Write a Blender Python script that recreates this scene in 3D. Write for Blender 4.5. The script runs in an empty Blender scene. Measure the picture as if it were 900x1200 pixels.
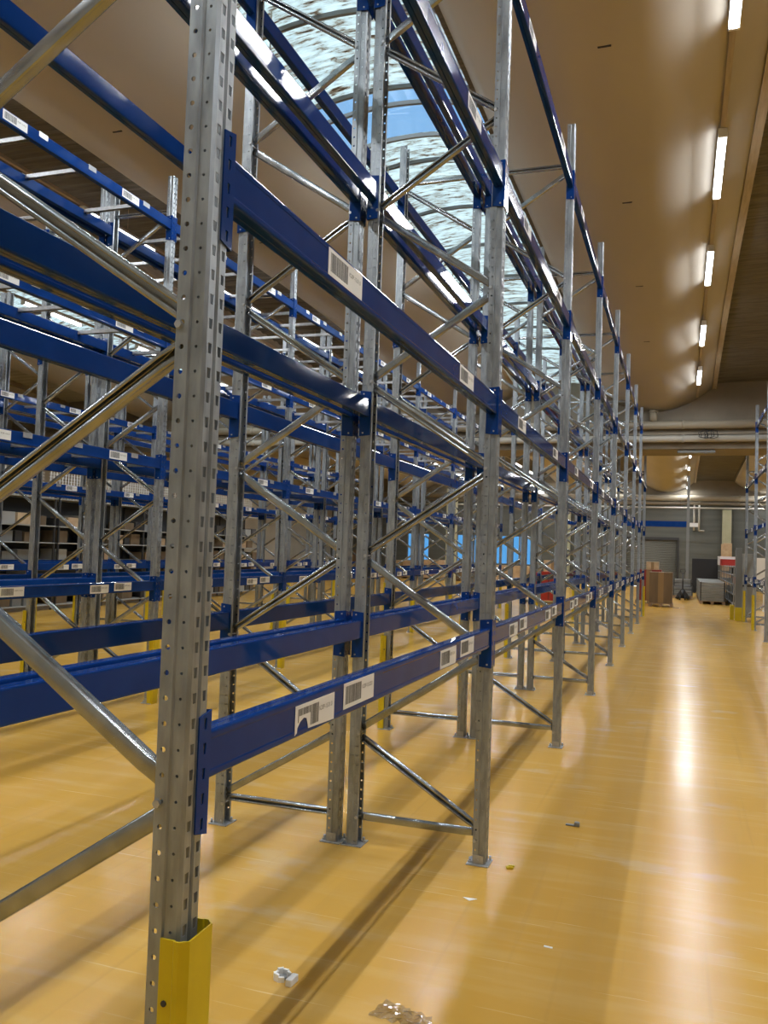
import bpy, bmesh, math, random
from mathutils import Vector, Matrix
random.seed(7)
PI = math.pi
scn = bpy.context.scene
COL = scn.collection

# ------------------------------------------------------------------ helpers
def link(o, parent=None):
    COL.objects.link(o)
    if parent is not None:
        o.parent = parent
    return o

def tag(o, label=None, cat=None, group=None, kind=None):
    if label: o['label'] = label
    if cat: o['category'] = cat
    if group: o['group'] = group
    if kind: o['kind'] = kind
    return o

def empty(name, loc=(0, 0, 0), rz=0.0):
    o = bpy.data.objects.new(name, None)
    o.empty_display_size = 0.1
    o.location = loc
    o.rotation_euler = (0, 0, rz)
    return link(o)

def mesh_of(name, bm, mats):
    me = bpy.data.meshes.new(name)
    bmesh.ops.recalc_face_normals(bm, faces=bm.faces[:]) if False else None
    bm.to_mesh(me)
    bm.free()
    for m in (mats if isinstance(mats, (list, tuple)) else [mats]):
        me.materials.append(m)
    return me

def obj(name, me, parent=None, loc=(0, 0, 0), rz=0.0):
    o = bpy.data.objects.new(name, me)
    o.location = loc
    o.rotation_euler = (0, 0, rz)
    return link(o, parent)

def box(bm, x0, x1, y0, y1, z0, z1, mi=0, bev=0.0, M=None):
    vs = [bm.verts.new((x, y, z)) for x in (x0, x1) for y in (y0, y1) for z in (z0, z1)]
    idx = [(0, 1, 3, 2), (4, 6, 7, 5), (0, 4, 5, 1), (2, 3, 7, 6), (0, 2, 6, 4), (1, 5, 7, 3)]
    fs = [bm.faces.new([vs[i] for i in f]) for f in idx]
    for f in fs: f.material_index = mi
    if bev > 0:
        es = list({e for f in fs for e in f.edges})
        r = bmesh.ops.bevel(bm, geom=es, offset=bev, segments=2, affect='EDGES', profile=0.5)
        for f in r['faces']: f.material_index = mi
        vs = list({v for f in r['faces'] for v in f.verts} | {v for v in vs if v.is_valid})
    if M is not None:
        bmesh.ops.transform(bm, matrix=M, verts=[v for v in vs if v.is_valid])
    return vs

def tube(bm, p, q, r, n=12, mi=0, r2=None, smooth=True):
    p, q = Vector(p), Vector(q)
    d = (q - p).normalized()
    a = Vector((0, 0, 1)) if abs(d.z) < 0.9 else Vector((1, 0, 0))
    u = d.cross(a).normalized(); v = d.cross(u)
    r2 = r if r2 is None else r2
    A = [bm.verts.new(p + r * (math.cos(2 * PI * i / n) * u + math.sin(2 * PI * i / n) * v)) for i in range(n)]
    B = [bm.verts.new(q + r2 * (math.cos(2 * PI * i / n) * u + math.sin(2 * PI * i / n) * v)) for i in range(n)]
    for i in range(n):
        f = bm.faces.new([A[i], B[i], B[(i + 1) % n], A[(i + 1) % n]])
        f.smooth = smooth; f.material_index = mi
    f = bm.faces.new(A); f.material_index = mi
    f = bm.faces.new(B[::-1]); f.material_index = mi

def prism(bm, pts, ext, mi=0):
    """closed polygon pts (3D list) extruded by vector ext"""
    ext = Vector(ext)
    A = [bm.verts.new(p) for p in pts]
    B = [bm.verts.new(Vector(p) + ext) for p in pts]
    n = len(pts)
    fs = [bm.faces.new(A[::-1]), bm.faces.new(B)]
    for i in range(n):
        fs.append(bm.faces.new([A[i], A[(i + 1) % n], B[(i + 1) % n], B[i]]))
    for f in fs: f.material_index = mi
    bmesh.ops.recalc_face_normals(bm, faces=fs)

def bake_solid(me, thick, offset=-1.0):
    o = bpy.data.objects.new('tmp_solid', me)
    COL.objects.link(o)
    m = o.modifiers.new('s', 'SOLIDIFY')
    m.thickness = thick; m.offset = offset
    dg = bpy.context.evaluated_depsgraph_get()
    out = bpy.data.meshes.new_from_object(o.evaluated_get(dg))
    bpy.data.objects.remove(o)
    return out

# ------------------------------------------------------------------ materials
def mat(name, col, rough=0.5, metal=0.0, coat=0.0, spec=0.5):
    m = bpy.data.materials.new(name); m.use_nodes = True
    b = m.node_tree.nodes['Principled BSDF']
    b.inputs['Base Color'].default_value = (*col, 1)
    b.inputs['Roughness'].default_value = rough
    b.inputs['Metallic'].default_value = metal
    b.inputs['Coat Weight'].default_value = coat
    b.inputs['Coat Roughness'].default_value = 0.12
    b.inputs['Specular IOR Level'].default_value = spec
    return m

def nodes(m):
    return m.node_tree.nodes, m.node_tree.links, m.node_tree.nodes['Principled BSDF']

def noise_mix(m, c1, c2, scale, stretch=(1, 1, 1), lo=0.35, hi=0.65, detail=4.0, coord='Object', rough=None, bump=0.0):
    N, L, b = nodes(m)
    tc = N.new('ShaderNodeTexCoord'); mp = N.new('ShaderNodeMapping')
    mp.inputs['Scale'].default_value = stretch
    nz = N.new('ShaderNodeTexNoise'); nz.inputs['Scale'].default_value = scale; nz.inputs['Detail'].default_value = detail
    rp = N.new('ShaderNodeValToRGB')
    rp.color_ramp.elements[0].position = lo; rp.color_ramp.elements[0].color = (*c1, 1)
    rp.color_ramp.elements[1].position = hi; rp.color_ramp.elements[1].color = (*c2, 1)
    L.new(tc.outputs[coord], mp.inputs[0]); L.new(mp.outputs[0], nz.inputs['Vector'])
    L.new(nz.outputs['Fac'], rp.inputs[0]); L.new(rp.outputs[0], b.inputs['Base Color'])
    if rough:
        mr = N.new('ShaderNodeMapRange')
        mr.inputs['To Min'].default_value = rough[0]; mr.inputs['To Max'].default_value = rough[1]
        mr.inputs['From Min'].default_value = 0.3; mr.inputs['From Max'].default_value = 0.7
        L.new(nz.outputs['Fac'], mr.inputs[0]); L.new(mr.outputs[0], b.inputs['Roughness'])
    if bump:
        bp = N.new('ShaderNodeBump'); bp.inputs['Strength'].default_value = bump; bp.inputs['Distance'].default_value = 0.01
        L.new(nz.outputs['Fac'], bp.inputs['Height']); L.new(bp.outputs[0], b.inputs['Normal'])
    return m

GALV = noise_mix(mat('galvanised steel', (.5, .5, .5), .36, .6), (.25, .275, .30), (.36, .39, .415), 38, (1, 1, .25), rough=(.30, .44))
ZINC = noise_mix(mat('bright zinc', (.7, .7, .7), .3, .6), (.36, .375, .39), (.50, .51, .52), 25, rough=(.30, .38))
BRACE = noise_mix(mat('brace steel', (.6, .6, .6), .28, .85), (.31, .335, .36), (.41, .435, .455), 14, rough=(.20, .26))
BLUE = noise_mix(mat('blue lacquer', (.01, .04, .22), .2, 0, .0, .13), (.0055, .035, .175), (.0075, .042, .20), 6, rough=(.045, .06))
YELL = noise_mix(mat('yellow lacquer', (.7, .5, .0), .4), (.56, .41, .006), (.62, .46, .010), 9, rough=(.35, .45))
PAPER = mat('label paper', (.78, .78, .76), .55)
INK = mat('label ink', (.11, .11, .11), .6)
LTXT = mat('label print', (.10, .10, .10), .6)
SHELL = noise_mix(mat('ceiling shell', (.5, .38, .26), .7, spec=.15), (.44, .405, .355), (.51, .47, .41), .7, (1, .35, 1), rough=(.62, .72))
BOARD = noise_mix(mat('edge board', (.6, .5, .38), .6), (.36, .30, .22), (.44, .37, .28), 5, (6, .5, 6))
DARKROOF = noise_mix(mat('dark roof boarding', (.1, .09, .075), .7), (.085, .078, .064), (.14, .128, .105), 3, (.6, 9, 1))
TAN = noise_mix(mat('painted concrete', (.5, .43, .33), .6), (.215, .18, .13), (.26, .22, .16), 1.3)
PIPE = mat('painted pipe', (.33, .29, .22), .45)
PIPEW = mat('white pipe', (.46, .44, .39), .4)
COLUMN = noise_mix(mat('cream concrete', (.6, .58, .42), .7), (.36, .355, .23), (.43, .42, .29), 2)
WALL = noise_mix(mat('grey wall cladding', (.2, .2, .18), .5), (.085, .091, .081), (.115, .121, .108), 1.0, (.3, 1, 4))
WHITEW = noise_mix(mat('pale wall', (.5, .48, .42), .7), (.40, .37, .30), (.48, .45, .37), .8)
CARD = noise_mix(mat('cardboard', (.30, .20, .10), .75), (.13, .090, .05), (.17, .118, .066), 5, (1, 1, .3))
CARDL = noise_mix(mat('pale cardboard', (.5, .36, .22), .75), (.42, .29, .165), (.55, .40, .25), 4)
TAPE = mat('parcel tape', (.25, .16, .07), .35)
WOOD = noise_mix(mat('pallet wood', (.3, .2, .12), .75), (.20, .13, .075), (.36, .25, .15), 9, (1, 8, 8))
BLACK = mat('black panel', (.012, .013, .016), .6)
DARK = mat('dark plastic', (.03, .03, .032), .45)
STEELG = noise_mix(mat('grey panels', (.4, .42, .42), .35, .6), (.22, .235, .235), (.29, .305, .305), 3, rough=(.3, .42))
GREYP = mat('grey paint', (.19, .197, .195), .45)
LGREY = mat('light grey paint', (.34, .345, .33), .5)
DOORG = mat('shutter grey', (.16, .165, .15), .5)
WHITE = mat('white plastic', (.8, .8, .78), .45)
BACKP = mat('shelf back', (.045, .05, .055), .6)
RED = mat('red paint', (.42, .025, .015), .4)
REDD = mat('dark red paint', (.22, .02, .012), .45)
RUBBER = mat('rubber', (.02, .02, .02), .7)

def emis(name, col, s):
    m = bpy.data.materials.new(name); m.use_nodes = True
    N, L = m.node_tree.nodes, m.node_tree.links
    N.remove(N['Principled BSDF'])
    e = N.new('ShaderNodeEmission'); e.inputs[0].default_value = (*col, 1); e.inputs[1].default_value = s
    L.new(e.outputs[0], N['Material Output'].inputs[0])
    return m
LAMP = emis('lamp diffuser', (.93, .97, 1.0), 12.0)
LAMP.cycles.emission_sampling = 'NONE'
LAMPS = emis('lamp diffuser side', (.93, .97, 1.0), 13.0)

def glassy(name, tint, refl=.06, rough=.05):
    m = bpy.data.materials.new(name); m.use_nodes = True
    N, L = m.node_tree.nodes, m.node_tree.links
    N.remove(N['Principled BSDF'])
    t = N.new('ShaderNodeBsdfTransparent'); t.inputs[0].default_value = (*tint, 1)
    g = N.new('ShaderNodeBsdfGlossy'); g.inputs['Roughness'].default_value = rough
    mx = N.new('ShaderNodeMixShader'); mx.inputs[0].default_value = refl
    L.new(t.outputs[0], mx.inputs[1]); L.new(g.outputs[0], mx.inputs[2]); L.new(mx.outputs[0], N['Material Output'].inputs[0])
    return m
GLASS = glassy('clear roof pane', (.88, .95, .98))
WGLASS = glassy('blue window glass', (.15, .29, .42))
FILM = glassy('plastic film', (.93, .92, .90), .14, .12)

def floor_material():
    m = mat('ochre resin floor', (.6, .4, .1), .3)
    N, L, b = nodes(m)
    tc = N.new('ShaderNodeTexCoord')
    def nz(scale, st, detail=5):
        mp = N.new('ShaderNodeMapping'); mp.inputs['Scale'].default_value = st
        n = N.new('ShaderNodeTexNoise'); n.inputs['Scale'].default_value = scale; n.inputs['Detail'].default_value = detail
        L.new(tc.outputs['Object'], mp.inputs[0]); L.new(mp.outputs[0], n.inputs['Vector'])
        return n
    def ramp(src, a, c1, d, c2):
        r = N.new('ShaderNodeValToRGB')
        r.color_ramp.elements[0].position = a; r.color_ramp.elements[0].color = (*c1, 1)
        r.color_ramp.elements[1].position = d; r.color_ramp.elements[1].color = (*c2, 1)
        L.new(src.outputs['Fac'], r.inputs[0]); return r
    def mix(f, A, B):
        x = N.new('ShaderNodeMix'); x.data_type = 'RGBA'
        L.new(f.outputs[0], x.inputs['Factor']); L.new(A, x.inputs['A'])
        if isinstance(B, tuple): x.inputs['B'].default_value = (*B, 1)
        else: L.new(B, x.inputs['B'])
        return x.outputs['Result']
    base = ramp(nz(.55, (1, .35, 1)), .3, (.55, .300, .042), .75, (.65, .380, .080))
    fine = ramp(nz(3.0, (.35, 2.2, 1), 6), .50, (0, 0, 0), .85, (.5, .5, .5))
    c = mix(fine, base.outputs[0], (.70, .49, .20))
    scuff = ramp(nz(1.7, (.5, 3.5, 1), 8), .60, (0, 0, 0), .85, (.5, .5, .5))
    c = mix(scuff, c, (.66, .50, .27))
    lane = ramp(nz(1.1, (5, .12, 1), 4), .52, (0, 0, 0), .8, (.38, .38, .38))
    c = mix(lane, c, (.46, .29, .09))
    rub = ramp(nz(2.4, (.8, 1.4, 1), 10), .57, (0, 0, 0), .66, (.62, .62, .62))
    gate = ramp(nz(.8, (1, 1, 1), 2), .46, (0, 0, 0), .68, (.8, .8, .8))
    g2 = N.new('ShaderNodeMath'); g2.operation = 'MULTIPLY'
    L.new(rub.outputs[0], g2.inputs[0]); L.new(gate.outputs[0], g2.inputs[1])
    c = mix(g2, c, (.62, .52, .36))
    line = ramp(nz(2.2, (.6, 24, 1), 3), .655, (0, 0, 0), .72, (.6, .6, .6))
    c = mix(line, c, (.78, .60, .32))
    dk = ramp(nz(1.9, (9, .22, 1), 5), .60, (0, 0, 0), .80, (.4, .4, .4))
    c = mix(dk, c, (.42, .25, .06))
    L.new(c, b.inputs['Base Color'])
    r1 = nz(1.6, (1.6, .5, 1), 6)
    mr = N.new('ShaderNodeMapRange')
    mr.inputs['From Min'].default_value = .35; mr.inputs['From Max'].default_value = .7
    mr.inputs['To Min'].default_value = .19; mr.inputs['To Max'].default_value = .262
    L.new(r1.outputs['Fac'], mr.inputs[0]); L.new(mr.outputs[0], b.inputs['Roughness'])
    bp = N.new('ShaderNodeBump'); bp.inputs['Strength'].default_value = .12; bp.inputs['Distance'].default_value = .004
    L.new(nz(4.5, (1, .5, 1), 5).outputs['Fac'], bp.inputs['Height']); L.new(bp.outputs[0], b.inputs['Normal'])
    b.inputs['Specular IOR Level'].default_value = .2
    return m
FLOOR = floor_material()

def skylight_material():
    m = bpy.data.materials.new('weathered rooflight sheet'); m.use_nodes = True
    N, L = m.node_tree.nodes, m.node_tree.links
    N.remove(N['Principled BSDF'])
    tc = N.new('ShaderNodeTexCoord'); mp = N.new('ShaderNodeMapping'); mp.inputs['Scale'].default_value = (1.9, 8, 1)
    n = N.new('ShaderNodeTexNoise'); n.inputs['Scale'].default_value = 2.2; n.inputs['Detail'].default_value = 9; n.inputs['Roughness'].default_value = .72; n.inputs['Distortion'].default_value = .25
    L.new(tc.outputs['Object'], mp.inputs[0]); L.new(mp.outputs[0], n.inputs['Vector'])
    r = N.new('ShaderNodeValToRGB')
    e = r.color_ramp.elements
    e[0].position = .35; e[0].color = (.09, .06, .04, 1)
    e[1].position = .60; e[1].color = (.76, .87, .90, 1)
    k = e.new(.42); k.color = (.33, .28, .22, 1)
    k = e.new(.47); k.color = (.60, .68, .68, 1)
    L.new(n.outputs['Fac'], r.inputs[0])
    t = N.new('ShaderNodeBsdfTranslucent'); d = N.new('ShaderNodeBsdfDiffuse')
    L.new(r.outputs[0], t.inputs[0]); L.new(r.outputs[0], d.inputs[0])
    mx = N.new('ShaderNodeMixShader'); mx.inputs[0].default_value = .25
    L.new(t.outputs[0], mx.inputs[1]); L.new(d.outputs[0], mx.inputs[2]); L.new(mx.outputs[0], N['Material Output'].inputs[0])
    return m
SKYL = skylight_material()

# ------------------------------------------------------------------ rack dimensions
W = 0.085            # upright width along the row
D = 0.759            # frame depth
BAY = 2.8553
Y0 = 1.459
BL = BAY - W         # clear beam length
NLEV = [1.244 + 1.2 * n for n in range(4)]      # connector tops
TOP, TOPS = 5.25, 4.60
def yk(k): return Y0 + BAY * k

# ------------------------------------------------------------------ upright post mesh
def strip(bm, A, B, z0, z1, hole=None):
    """one cell of sheet between profile points A, B (x,y) from z0 to z1 with an optional hole (list of (s,t))"""
    A = Vector((A[0], A[1], 0)); B = Vector((B[0], B[1], 0)); d = (B - A); Ln = d.length; d.normalize()
    def P(s, z): return A + d * s + Vector((0, 0, z))
    c = [bm.verts.new(P(0, z0)), bm.verts.new(P(Ln, z0)), bm.verts.new(P(Ln, z1)), bm.verts.new(P(0, z1))]
    if hole is None:
        bm.faces.new(c); return
    zc = (z0 + z1) / 2
    h = [bm.verts.new(P(Ln / 2 + s, zc + t)) for s, t in hole]
    if len(h) == 4:
        for i in range(4):
            j = (i + 1) % 4
            bm.faces.new([c[i], c[j], h[j], h[i]])
    else:
        for i in range(4):
            j = (i + 1) % 4
            bm.faces.new([c[i], c[j], h[2 * i + 1], h[2 * i]])
            bm.faces.new([c[j], h[(2 * i + 2) % 8], h[2 * i + 1]])

def octo(r):
    return [(r * math.cos(a), r * math.sin(a)) for a in [PI / 180 * (-112.5 + 45 * i) for i in range(8)]]

def post_mesh(H):
    prof = [(-.065, .016), (-.065, 0), (-.036, 0), (-.033, .005), (-.006, .005), (0, .012), (0, .036), (-.007, .039)]
    prof = prof + [(x, W - y) for x, y in prof[::-1]]
    big, small = octo(.0055), octo(.0032)
    slot = [(-.0045, -.0105), (.0055, -.0105), (.0072, .0105), (-.0062, .0105)]
    holes = {1: big, 3: small, 5: slot, 9: slot, 11: small, 13: big}
    bm = bmesh.new()
    n = int(round(H / .05))
    for c in range(n):
        z0, z1 = .05 * c, .05 * (c + 1)
        for i in range(len(prof) - 1):
            strip(bm, prof[i], prof[i + 1], z0, z1, holes.get(i))
    bmesh.ops.remove_doubles(bm, verts=bm.verts[:], dist=1e-5)
    return bake_solid(mesh_of('upright', bm, GALV), .0022)
POST = post_mesh(TOP)
POST_S = post_mesh(TOPS)

def foot_mesh():
    bm = bmesh.new()
    box(bm, -.095, .020, -.018, W + .018, 0, .006, 0, .0015)
    box(bm, -.062, -.008, -.003, -.0005, .006, .05, 0)              # upstand clip bolted to the post
    tube(bm, (-.080, .018, .006), (-.080, .018, .030), .007, 10)    # anchor bolts
    tube(bm, (-.080, .018, .006), (-.080, .018, .014), .013, 6, smooth=False)
    tube(bm, (.010, W - .004, .006), (.010, W - .004, .028), .006, 10)
    tube(bm, (-.035, -.012, .025), (-.035, .012, .025), .006, 8)
    return mesh_of('foot_plate', bm, ZINC)
FOOT = foot_mesh()

def brace_mesh(p, q, flip):
    """rolled C channel between (x,z) nodes p and q, in the plane y = W/2"""
    p = Vector((p[0], W / 2, p[1])); q = Vector((q[0], W / 2, q[1]))
    d = (q - p).normalized(); s = Vector((0, 1, 0)) * (1 if flip else -1); u = d.cross(s).normalized()
    h, w, r = .019, .015, .007
    pr = []
    def arc(cx, cy, a0, a1):
        for i in range(4):
            a = a0 + (a1 - a0) * i / 3
            pr.append((cx + r * math.cos(a), cy + r * math.sin(a)))
    pr.append((-h + .012, -w)) ; arc(-h + r, -w + r, -PI / 2, -PI); arc(-h + r, w - r, PI, PI / 2)
    arc(h - r, w - r, PI / 2, 0); arc(h - r, -w + r, 0, -PI / 2); pr.append((h - .012, -w))
    bm = bmesh.new()
    Ln = (q - p).length
    rows = []
    for t, k in ((0, .45), (.03, .5), (.075, 1), (Ln - .075, 1), (Ln - .03, .5), (Ln, .45)):
        rows.append([bm.verts.new(p + d * t + u * a + s * b * k) for a, b in pr])
    for a, b in zip(rows, rows[1:]):
        for i in range(len(pr) - 1):
            f = bm.faces.new([a[i], a[i + 1], b[i + 1], b[i]]); f.smooth = True
    bmesh.ops.recalc_face_normals(bm, faces=bm.faces[:])
    return bake_solid(mesh_of('diagonal_brace', bm, BRACE), .002, 0)

FX, RX = -.057, -D + .057
def brace_set(top):
    out = [('horizontal_brace', brace_mesh((FX, .150), (RX, .150), False))]
    fz = [.12 + .95 * i for i in range(7)]; rz = [.595 + .95 * i for i in range(7)]
    lim = top - .25
    for i in range(6):
        if rz[i] <= lim:
            out.append(('diagonal_brace', brace_mesh((FX, fz[i] + (.06 if i == 0 else .026)), (RX, rz[i] - .026), i % 2 == 0)))
        if fz[i + 1] <= lim and rz[i] <= lim:
            out.append(('diagonal_brace', brace_mesh((RX, rz[i] + .026), (FX, fz[i + 1] - .026), i % 2 == 1)))
    ht = max(z for z in fz + rz if z <= lim) + .035
    out.append(('horizontal_brace', brace_mesh((FX, ht), (RX, ht), True)))
    nd = [(FX, z) for z in fz if z <= lim] + [(RX, z) for z in rz if z <= lim] + [(RX, .15)]
    return out, nd
BR, NODES = brace_set(TOP)
BR_S, NODES_S = brace_set(TOPS)

def bolt_mesh():
    bm = bmesh.new()
    tube(bm, (0, -.004, 0), (0, W + .004, 0), .0045, 10)
    tube(bm, (0, -.007, 0), (0, -.001, 0), .0085, 6, smooth=False)
    tube(bm, (0, -.0015, 0), (0, .0, 0), .009, 14)
    tube(bm, (0, W + .001, 0), (0, W + .007, 0), .0085, 6, smooth=False)
    return mesh_of('brace_bolt', bm, ZINC)
BOLT = bolt_mesh()

# ------------------------------------------------------------------ beam, connector, label
def beam_mesh():
    bm = bmesh.new()
    x1, x0, h = -.003, -.053, .100
    r = .007
    def arc(cx, cz, a0):
        return [(cx + r * math.cos(a0 + PI / 2 * i / 3), cz + r * math.sin(a0 + PI / 2 * i / 3)) for i in range(4)]
    pr = arc(x1 - r, h / 2 - r, 0)
    pr += [(x0 + .026, h / 2), (x0 + .024, h / 2 - .003), (x0 + .022, h / 2)]       # seam of the two nested sections
    pr += arc(x0 + r, h / 2 - r, PI / 2) + arc(x0 + r, -h / 2 + r, PI)
    pr += [(x0 + .022, -h / 2), (x0 + .024, -h / 2 + .003), (x0 + .026, -h / 2)]
    pr += arc(x1 - r, -h / 2 + r, 3 * PI / 2)
    pr += [(x1, -h / 2 + .016), (x1 - .0012, -h / 2 + .019)] + [(x1 - .0012, h / 2 - .019), (x1, h / 2 - .016)]
    A = [bm.verts.new((x, .005, z)) for x, z in pr]; B = [bm.verts.new((x, BL - .005, z)) for x, z in pr]
    n = len(pr)
    for i in range(n):
        f = bm.faces.new([A[i], A[(i + 1) % n], B[(i + 1) % n], B[i]]); f.smooth = False
    bm.faces.new(A[::-1]); bm.faces.new(B)
    bmesh.ops.recalc_face_normals(bm, faces=bm.faces[:])
    return mesh_of('pallet_beam', bm, BLUE)
BEAM = beam_mesh()
BEAM_DZ = .095                    # beam centre below the connector top

def connector_mesh(end):
    """end 0: at the start of the beam (post on the -Y side); end 1: mirrored"""
    H = .250
    bm = bmesh.new()
    key = [(-.004, -.011), (.004, -.011), (.0055, .011), (-.0055, .011)]
    n = 5
    def pz(i): return -H + H * i / n
    for i in range(n):
        strip(bm, (.0045, -.043), (.0045, .002), pz(i), pz(i + 1), key)
    for i in range(n):
        strip(bm, (.0045, .002), (.0025, .0045), pz(i), pz(i + 1))
        strip(bm, (.0025, .0045), (-.060, .0045), pz(i), pz(i + 1))
    bmesh.ops.remove_doubles(bm, verts=bm.verts[:], dist=1e-5)
    for v in bm.verts:                                           # clipped outer corners
        if v.co.y < -.04 and (v.co.z > -.001 or v.co.z < -H + .001):
            v.co.z -= math.copysign(.010, v.co.z + H / 2)
        if v.co.x < -.058 and (v.co.z > -.001 or v.co.z < -H + .001):
            v.co.z -= math.copysign(.006, v.co.z + H / 2)
    me = bake_solid(mesh_of('end_connector', bm, BLUE), .0035, -1)
    bm = bmesh.new(); bm.from_mesh(me)
    for z in (-.018, -H + .018):
        tube(bm, (-.018, .0044, z), (-.018, .008, z), .0045, 8, 1)
    if end:
        bmesh.ops.scale(bm, vec=(1, -1, 1), verts=bm.verts[:])
        bmesh.ops.translate(bm, vec=(0, BL, 0), verts=bm.verts[:])
        bmesh.ops.reverse_faces(bm, faces=bm.faces[:])
    return mesh_of('end_connector', bm, [BLUE, ZINC])
CONN = [connector_mesh(0), connector_mesh(1)]

def text_mesh(s, size):
    cu = bpy.data.curves.new('txt', 'FONT'); cu.body = s; cu.size = size
    o = bpy.data.objects.new('txt', cu); COL.objects.link(o)
    dg = bpy.context.evaluated_depsgraph_get()
    me = bpy.data.meshes.new_from_object(o.evaluated_get(dg))
    bpy.data.objects.remove(o)
    return me

def label_mesh(code, torn=False, seed=1):
    """barcode label on the front face of a beam: local y along the beam, z up, x outwards"""
    rnd = random.Random(seed)
    w, h, t = .255, .074, .0010
    bm = bmesh.new()
    if torn:
        pts = [(0, .001), (.012, .006), (.014, .018), (.030, .031), (.052, .038), (.070, .034), (.078, .016), (.082, .006), (w, 0), (w, h), (0, h)]
    else:
        pts = [(0, 0), (w - .012, 0), (w, .008), (w, h), (0, h)] if seed % 3 == 0 else [(0, 0), (w, 0), (w, h), (0, h)]
    prism(bm, [(0, a, b) for a, b in pts], (t, 0, 0), 0)
    y = .016
    while y < .142:
        bw = rnd.choice([.0016, .0024, .0036, .005])
        zb = .012
        if torn: zb = .012 if y > .090 else (.046 if y > .022 else .030)
        box(bm, t, t + .0003, y, y + bw, zb, h - .010, 1)
        y += bw + rnd.choice([.0012, .0016, .0026])
    tm = text_mesh(code, .0175)
    off = len(bm.verts)
    vs = [bm.verts.new((t + .0003, .150 + v.co.x * .95, .040 + v.co.y)) for v in tm.vertices]
    for p in tm.polygons:
        try:
            f = bm.faces.new([vs[i] for i in p.vertices]); f.material_index = 2
        except ValueError:
            pass
    bpy.data.meshes.remove(tm)
    return mesh_of('barcode_label', bm, [PAPER, INK, LTXT])
CODES = ['K20P-15.01.0', 'K20P-15.02.0', 'K20P-15.03.1', 'K20P-16.01.2']
LABELS = [label_mesh(c, False, i + 1) for i, c in enumerate(CODES)]
LABEL_TORN = label_mesh('K20P-15.01.0', True, 9)

LAB_L1 = [(.510, -.006), (.835, .006), (1.885, -.006), (2.220, .006)]
LAB_UP = [(.610, .004), (2.060, .004)]

# ------------------------------------------------------------------ rack rows
ORD = ['first', 'second', 'third', 'fourth', 'fifth', 'sixth', 'seventh', 'eighth', 'ninth', 'tenth']
LEVN = ['lowest level', 'second level', 'third level', 'top level']
# name, aisle face x, faces +X?, first frame, last frame
ROWS = [('front rack row', -.901, True, 0, 8), ('second rack row', -2.466, False, 0, 8),
        ('third rack row', -4.850, True, 1, 8), ('fourth rack row', -6.415, False, 1, 8),
        ('fifth rack row', -8.860, True, 2, 8), ('sixth rack row', -10.425, False, 2, 8),
        ('right-hand rack', 1.625, False, 6, 8)]

def make_frame(short, detail):
    r = empty('rack_ladder')
    P = POST_S if short else POST
    obj('upright', P, r); obj('upright', P, r, (-D, W, 0), PI)
    obj('foot_plate', FOOT, r); obj('foot_plate', FOOT, r, (-D, W, 0), PI)
    for nm, me in (BR_S if short else BR): obj(nm, me, r)
    if detail:
        for x, z in (NODES_S if short else NODES): obj('brace_bolt', BOLT, r, (x, 0, z))
    return r

def make_beam(labels, torn=False):
    b = obj('pallet_beam', BEAM)
    for e in (0, 1): obj('end_connector', CONN[e], b, (0, 0, BEAM_DZ))
    for i, (y, dz) in enumerate(labels):
        me = LABEL_TORN if (torn and i == 0) else LABELS[i % 4]
        obj('barcode_label', me, b, (-.0032, y - W, dz - .037))
    return b

def copy_tree(o, parent=None):
    c = o.copy(); COL.objects.link(c); c.parent = parent
    for ch in o.children: copy_tree(ch, c)
    return c

F_NEAR, F_FAR, F_SHORT = make_frame(False, True), make_frame(False, False), make_frame(True, False)
B_PLAIN, B_TORN, B_L1, B_UP = make_beam([]), make_beam(LAB_L1, True), make_beam(LAB_L1), make_beam(LAB_UP)
used = set()
def inst(proto):
    if proto.name in used: return copy_tree(proto)
    used.add(proto.name); return proto

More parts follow.
